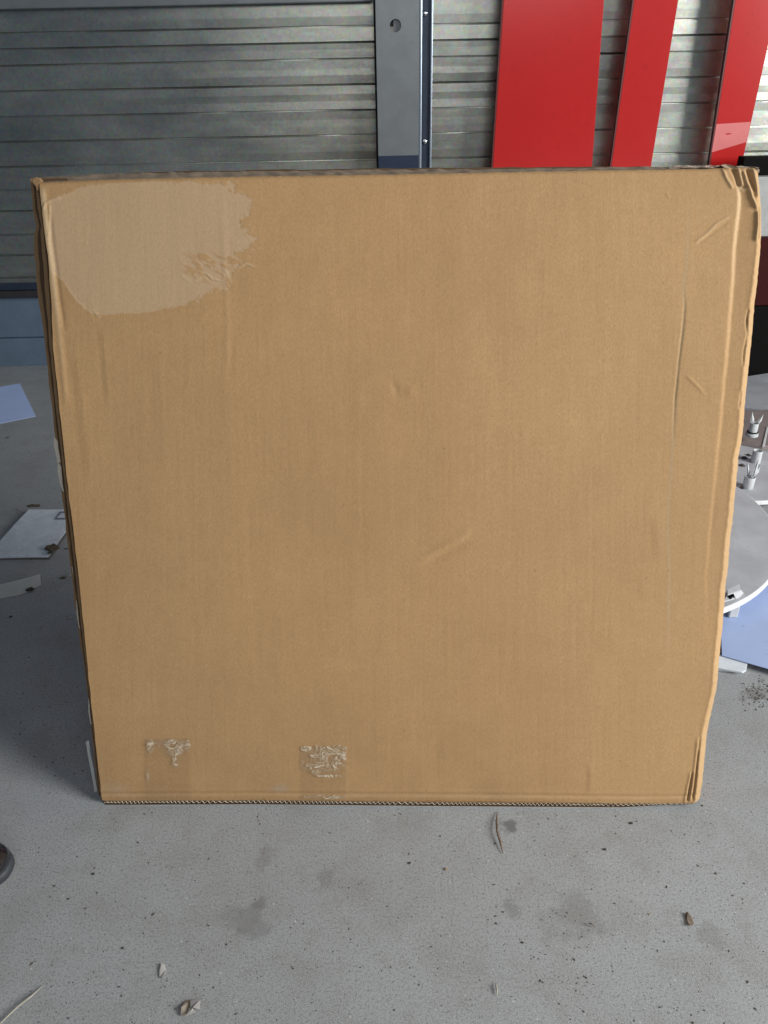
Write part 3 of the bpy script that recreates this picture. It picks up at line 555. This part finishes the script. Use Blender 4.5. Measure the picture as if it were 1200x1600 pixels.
# stack by the wall, right of the box
def stackbox(name, px0, px1, pyt, pyb, Y, dep, mat, label, cat, zb=None):
    A, B = on_y(px0, pyt, Y), on_y(px1, pyb, Y); z0 = float(B[2]) if zb is None else zb
    o = box(name, (0, 0, 0), (float(B[0]-A[0]), dep, float(A[2]-z0)), mat, None, .004); o.location = (float(A[0]), Y, z0); tag(o, label, cat); return float(A[2])
zt = stackbox('black_crate', 1150, 1290, 480, 581, 3.28, .3, BLACK, 'black crate on the floor by the wall, lowest of the stack', 'crate', 0.0)
zt = stackbox('dark_red_case', 1150, 1290, 371, 480, 3.29, .26, DRED, 'dark red case on top of the black crate by the wall', 'case', zt+.001)
zt = stackbox('grey_case', 1150, 1290, 277, 371, 3.29, .25, PALEB, 'pale grey case on top of the dark red one by the wall', 'case', zt+.001)
stackbox('black_reflection', 1163, 1300, 246, 277, 3.32, .06, BLACK, 'thin black slab standing in for a dark wall reflection above the stack', 'case', zt+.001)  # added black slab stands in for a dark reflection on the wall

# ------------------------------------------------------------------ things at the left
flat('blue_paper', [(-62, 615), (31, 599), (56, 650), (-45, 671)], .001, .0012, BLUEP2, 'bright pale blue paper sheet flat on the floor near the wall, left of the box', 'paper', bev=0)
bk_ = empty('booklet', on_z(50, 840, 0)); tag(bk_, 'dirty white booklet with a square frame mark and a brown torn corner', 'booklet')
pg = [(-30, 872), (0, 845), (22, 820), (45, 796), (104, 796), (118, 797), (108, 824), (92, 845), (87, 855), (75, 870), (30, 870)]
def bz(x, y): return .012+.004*math.sin(x*.03)
prism('cover', [on_z(x, y, bz(x, y)) for x, y in pg], (0, 0, -.002), PAPERW, bk_); prism('pages', [on_z(x+1.5, y+1, .0085) for x, y in pg], (0, 0, -.0075), simple('page_block', (.10, .10, .11), .8), bk_)
fr = [(85, 811.5), (94, 799), (110, 799), (108, 811.5)]; fi = [(89, 809), (95.5, 801.5), (107, 801.5), (105, 809)]
Vf = [on_z(x, y, bz(x, y)+.0012) for x, y in fr+fi]; mesh('frame_mark', Vf, [(0, 1, 5, 4), (1, 2, 6, 5), (3, 0, 4, 7)], STAMP, bk_)
def clump(px_, py_, r, mat, label, cat, z=.0, group=None, squash=.45, name='dirt_clump', ax=1., rot=0., parent=None, sub=3, rough=.35):
    r = r*.42
    q = on_z(px_, py_, z); bm = bmesh.new(); bmesh.ops.create_icosphere(bm, subdivisions=sub, radius=r)
    sd_ = random.random()*50
    for v in bm.verts:
        f = 1+rough*math.sin(v.co.x/r*5+sd_)*math.sin(v.co.y/r*4+sd_*2)+rough*.7*math.sin(v.co.z/r*9+v.co.x/r*7+sd_); v.co *= f*random.uniform(.9, 1.1); v.co.z *= squash; v.co.x *= ax
    zmin = min(v.co.z for v in bm.verts)
    for v in bm.verts: v.co.z -= zmin
    me = bpy.data.meshes.new(name); bm.to_mesh(me); bm.free(); o = link(name, me, mat); o.rotation_euler.z = rot
    o.location = (float(q[0]), float(q[1]), z+.0002)
    if parent: o.parent = parent; o.location = o.location-parent.location
    else: tag(o, label, cat, group)
    return o
clump(81, 859, .034, DIRT, '', '', .012, name='torn_corner', ax=1.3, parent=bk_); clump(79, 865, .016, DARKDIRT, '', '', .018, name='dark_scab', parent=bk_)
clump(54, 791, .017, DIRT, 'flat brown crumb of dirt behind the booklet', 'dirt', ax=2.6, squash=.3); clump(31, 797, .009, CHIP, 'tiny white crumb behind the booklet', 'crumb', name='white_crumb')
fs = [(-40, 922), (0, 913), (30, 906), (63, 897)], [(-40, 946), (0, 935.5), (33, 929), (64, 914)]
Vs = [on_z(x, y, .003+.004*math.sin(k)) for k, (x, y) in enumerate(fs[0])]+[on_z(x, y, .002) for x, y in fs[1]]
o = mesh('film_strip', Vs, [(0, 1, 5, 4), (1, 2, 6, 5), (2, 3, 7, 6)], FILM); sm = o.modifiers.new('s', 'SOLIDIFY'); sm.thickness = .0005; tag(o, 'curved strip of see-through plastic film on the floor, front left of the booklet', 'film')
clump(48, 923, .017, DARKDIRT, 'black clump of dirt at the end of the clear film strip', 'dirt', ax=1.3, rough=.5); clump(99, 904, .011, DIRT, 'brown crumb between the film strip and the box', 'dirt', ax=1.5); clump(109, 900, .01, CHIP, 'pale curled crumb next to the box left edge', 'crumb', ax=1.8, rot=.6, name='pale_crumb'); clump(36, 902, .005, CHIP, 'pale crumb just behind the clear film strip', 'crumb', ax=1.6, name='pale_crumb')
clump(110, 966, .011, CHIP, 'single pale crumb on the dark floor left of the box', 'crumb', ax=1.5, name='pale_crumb'); clump(17, 964, .006, DARKDIRT, 'dark crumb in front of the clear film strip', 'dirt', ax=1.5); clump(103, 858, .006, DARKDIRT, 'small dark crumb between the booklet and the box', 'dirt', ax=2.2, squash=.3); clump(12, 684, .006, DARKDIRT, 'dark sliver of dirt below the blue paper', 'dirt', ax=3., rot=.9, squash=.3)

# shoe, front left
sh = on_z(-30, 1372, 0); shoe = empty('shoe', sh); tag(shoe, 'glossy black shoe toe with a grey rubber sole at the left picture edge', 'shoe')
tip = on_z(17, 1352, .02); tipx, tipy = float(tip[0]), float(tip[1])
def outline(sc, shift=0.):
    pts = []
    for k in range(40):
        t = 2*math.pi*k/40; L_ = .135; wd_ = .047*(1+.12*math.cos(t)); x = tipx-L_+L_*sc*math.copysign(abs(math.cos(t))**.8, math.cos(t)); y = tipy+wd_*sc*math.copysign(abs(math.sin(t))**.75, math.sin(t)); pts.append((x+shift, y))
    return pts
V = []; lv = [(.004, .97), (.0, .99), (.012, 1.0), (.022, 1.0), (.026, .98)]
V = [(x, y, z) for z, s in ((.0005, .96), (.006, 1.0), (.020, 1.0), (.024, .97)) for x, y in outline(s)]
Fq = [(j*40+k, j*40+(k+1) % 40, (j+1)*40+(k+1) % 40, (j+1)*40+k) for j in range(3) for k in range(40)]+[tuple(range(40)), tuple(range(120, 160))]
mesh('sole', V, Fq, SOLE, shoe, True)
V = [];
UP = [(.0245, .955), (.032, .99), (.042, .96), (.052, .88), (.060, .76), (.066, .6), (.075, .47), (.088, .42)]
for z, s in UP: V += [(x-(1-s)*.045, y, z) for x, y in outline(s)]
Fq = [(j*40+k, j*40+(k+1) % 40, (j+1)*40+(k+1) % 40, (j+1)*40+k) for j in range(len(UP)-1) for k in range(40)]+[tuple(range(40))]
mesh('upper', V, Fq, SHOEB, shoe, True)

# ------------------------------------------------------------------ litter on the front floor
def ribbon(name, pix, wd_, mat, label, cat, z=.002, th=.0012, arch=.004):
    """thin tapered tube along floor points"""
    pts = [on_z(x, y, z) for x, y in pix]; fine = []; n = len(pts)
    for k in range(n-1):
        for s in np.linspace(0, 1, 5, endpoint=False): fine.append(pts[k]*(1-s)+pts[k+1]*s)
    fine.append(pts[-1]); m_ = len(fine); V, Fq = [], []; c = sum(fine)/m_; c = np.array([c[0], c[1], 0])
    for k, p in enumerate(fine):
        t = fine[min(k+1, m_-1)]-fine[max(k-1, 0)]; t /= np.linalg.norm(t); s_ = np.cross(t, [0, 0, 1.]); f = min(1, .25+3*min(k, m_-1-k)/m_); h = arch*math.sin(math.pi*k/(m_-1))
        for th_ in range(6): a_ = th_*math.pi/3; V.append(p-c+s_*math.cos(a_)*wd_*f+np.array([0, 0, 1.])*(math.sin(a_)*th*f+h))
    for k in range(m_-1):
        for j in range(6): Fq.append((k*6+j, k*6+(j+1) % 6, (k+1)*6+(j+1) % 6, (k+1)*6+j))
    Fq += [tuple(range(6)), tuple(range((m_-1)*6, m_*6))]; o = mesh(name, V, Fq, mat, None, True); o.location = tuple(c); return tag(o, label, cat)
ribbon('straw', [(-12, 1612), (10, 1591), (30, 1573), (50, 1557), (68, 1539)], .0016, STRAW, 'pale dry straw lying in the bottom left corner', 'straw', arch=.003)
ribbon('bark_peel', [(777, 1268), (776, 1285), (777, 1302), (782, 1318), (786, 1334)], .0026, PEEL, 'thin brown curled peel on the floor in front of the box', 'peel', arch=.005)
ribbon('straw', [(774, 1536), (776, 1545), (777, 1556)], .0014, STRAW, 'short pale straw at the bottom centre of the floor', 'straw', arch=.002)
ribbon('straw', [(1086, 1130), (1100, 1124), (1112, 1119)], .001, DARKDIRT, 'thin dark straw by the lower right edge of the box', 'straw'); ribbon('straw', [(919, 1443), (924, 1446), (930, 1449)], .001, PEEL, 'tiny brown straw on the floor right of centre', 'straw')
CHIP2 = simple('light_brown_paper', (.27, .235, .19), .8)
def chip(pix, mat, label, cat, name, z=.003, tilt=.004):
    pts = [on_z(x, y, z+tilt*math.sin(k*1.9)) for k, (x, y) in enumerate(pix)]; c = sum(pts)/len(pts); c = np.array([c[0], c[1], 0]); o = prism(name, [p-c for p in pts], (0, 0, -.0016), mat); o.location = tuple(c); return tag(o, label, cat)
fl = chip([(282, 1586), (283, 1574), (290, 1563), (300, 1562), (297, 1574), (290, 1586)], CHIP2, 'folded brown and white paper flake near the bottom left', 'flake', 'paper_flake')
f2 = prism('white_side', [on_z(x, y, .006+.003*(k % 2)) for k, (x, y) in enumerate([(298, 1563), (313, 1562), (312, 1577), (301, 1574), (306, 1580), (292, 1587), (297, 1575)])], (0, 0, -.0012), CHIP, fl); f2.location = -fl.location
chip([(248, 1518), (252, 1505), (258, 1507), (259, 1515), (254, 1528), (249, 1526)], CHIP, 'thin pale translucent flake above the folded paper flake', 'flake', 'pale_flake', .002, .002)
chip([(1071, 1426), (1075, 1425), (1082, 1434), (1084, 1444), (1078, 1446), (1073, 1438)], PEEL, 'small dry brown leaf at the right of the front floor', 'leaf', 'dry_leaf', .003, .003)
clump(698, 1359, .006, simple('tan_pebble', (.34, .27, .19), .7), 'round tan pebble on the floor in front of the box', 'pebble', name='pebble', squash=.5)
clump(1015, 1429, .0035, simple('tan_pebble_small', (.36, .28, .17), .7), 'tiny tan pebble on the floor left of the dry leaf', 'pebble', name='pebble')
for x, y, r, lb in ((945, 1328, .005, 'dark crumb on the front floor right of the bark peel'), (816, 1473, .0035, 'dark oval crumb on the lower middle floor'), (107, 1405, .003, 'reddish dark crumb on the floor right of the shoe'), (146, 1366, .0045, 'dark crumb on the floor between shoe and box'), (192, 1482, .004, 'dark crumb on the lower left floor'), (640, 1349, .004, 'dark crumb left of the tan pebble'), (986, 1287, .005, 'dark crumb just in front of the box right corner'), (1097, 1259, .003, 'dark crumb touching the box lower right corner')):
    clump(x, y, r, DARKDIRT, lb, 'crumb', name='dark_crumb', ax=random.uniform(1, 1.6), rot=random.uniform(0, 3))
# countless loose grit
bm = bmesh.new()
def grit(x, y, r):
    q = on_z(x, y, 0); M_ = Matrix.Translation((float(q[0]), float(q[1]), r*.25)) @ Matrix.Rotation(random.uniform(0, 6), 4, 'Z') @ Matrix.Diagonal((random.uniform(.7, 1.9), random.uniform(.6, 1), .5, 1)); bmesh.ops.create_icosphere(bm, subdivisions=1, radius=r, matrix=M_)
for _ in range(300): grit(random.uniform(0, 1200), 1262+338*random.random()**.9, random.choice([.0006, .0008, .001, .0014, .002])*random.uniform(.7, 1.1))
for _ in range(160): grit(random.gauss(1185, 14), random.gauss(1080, 14), random.uniform(.0006, .002))
for _ in range(90): grit(random.uniform(0, 150), random.uniform(680, 1250), random.uniform(.0008, .002))
for _ in range(60): grit(random.gauss(880, 40), random.gauss(1500, 60), random.uniform(.0006, .0016))
me = bpy.data.meshes.new('grit'); bm.to_mesh(me); bm.free(); tag(link('grit', me, simple('grit_grains', (.10, .09, .08), .9, 0, .6, 300)), 'fine dark grit and sand scattered over the concrete floor', 'grit', kind='stuff')
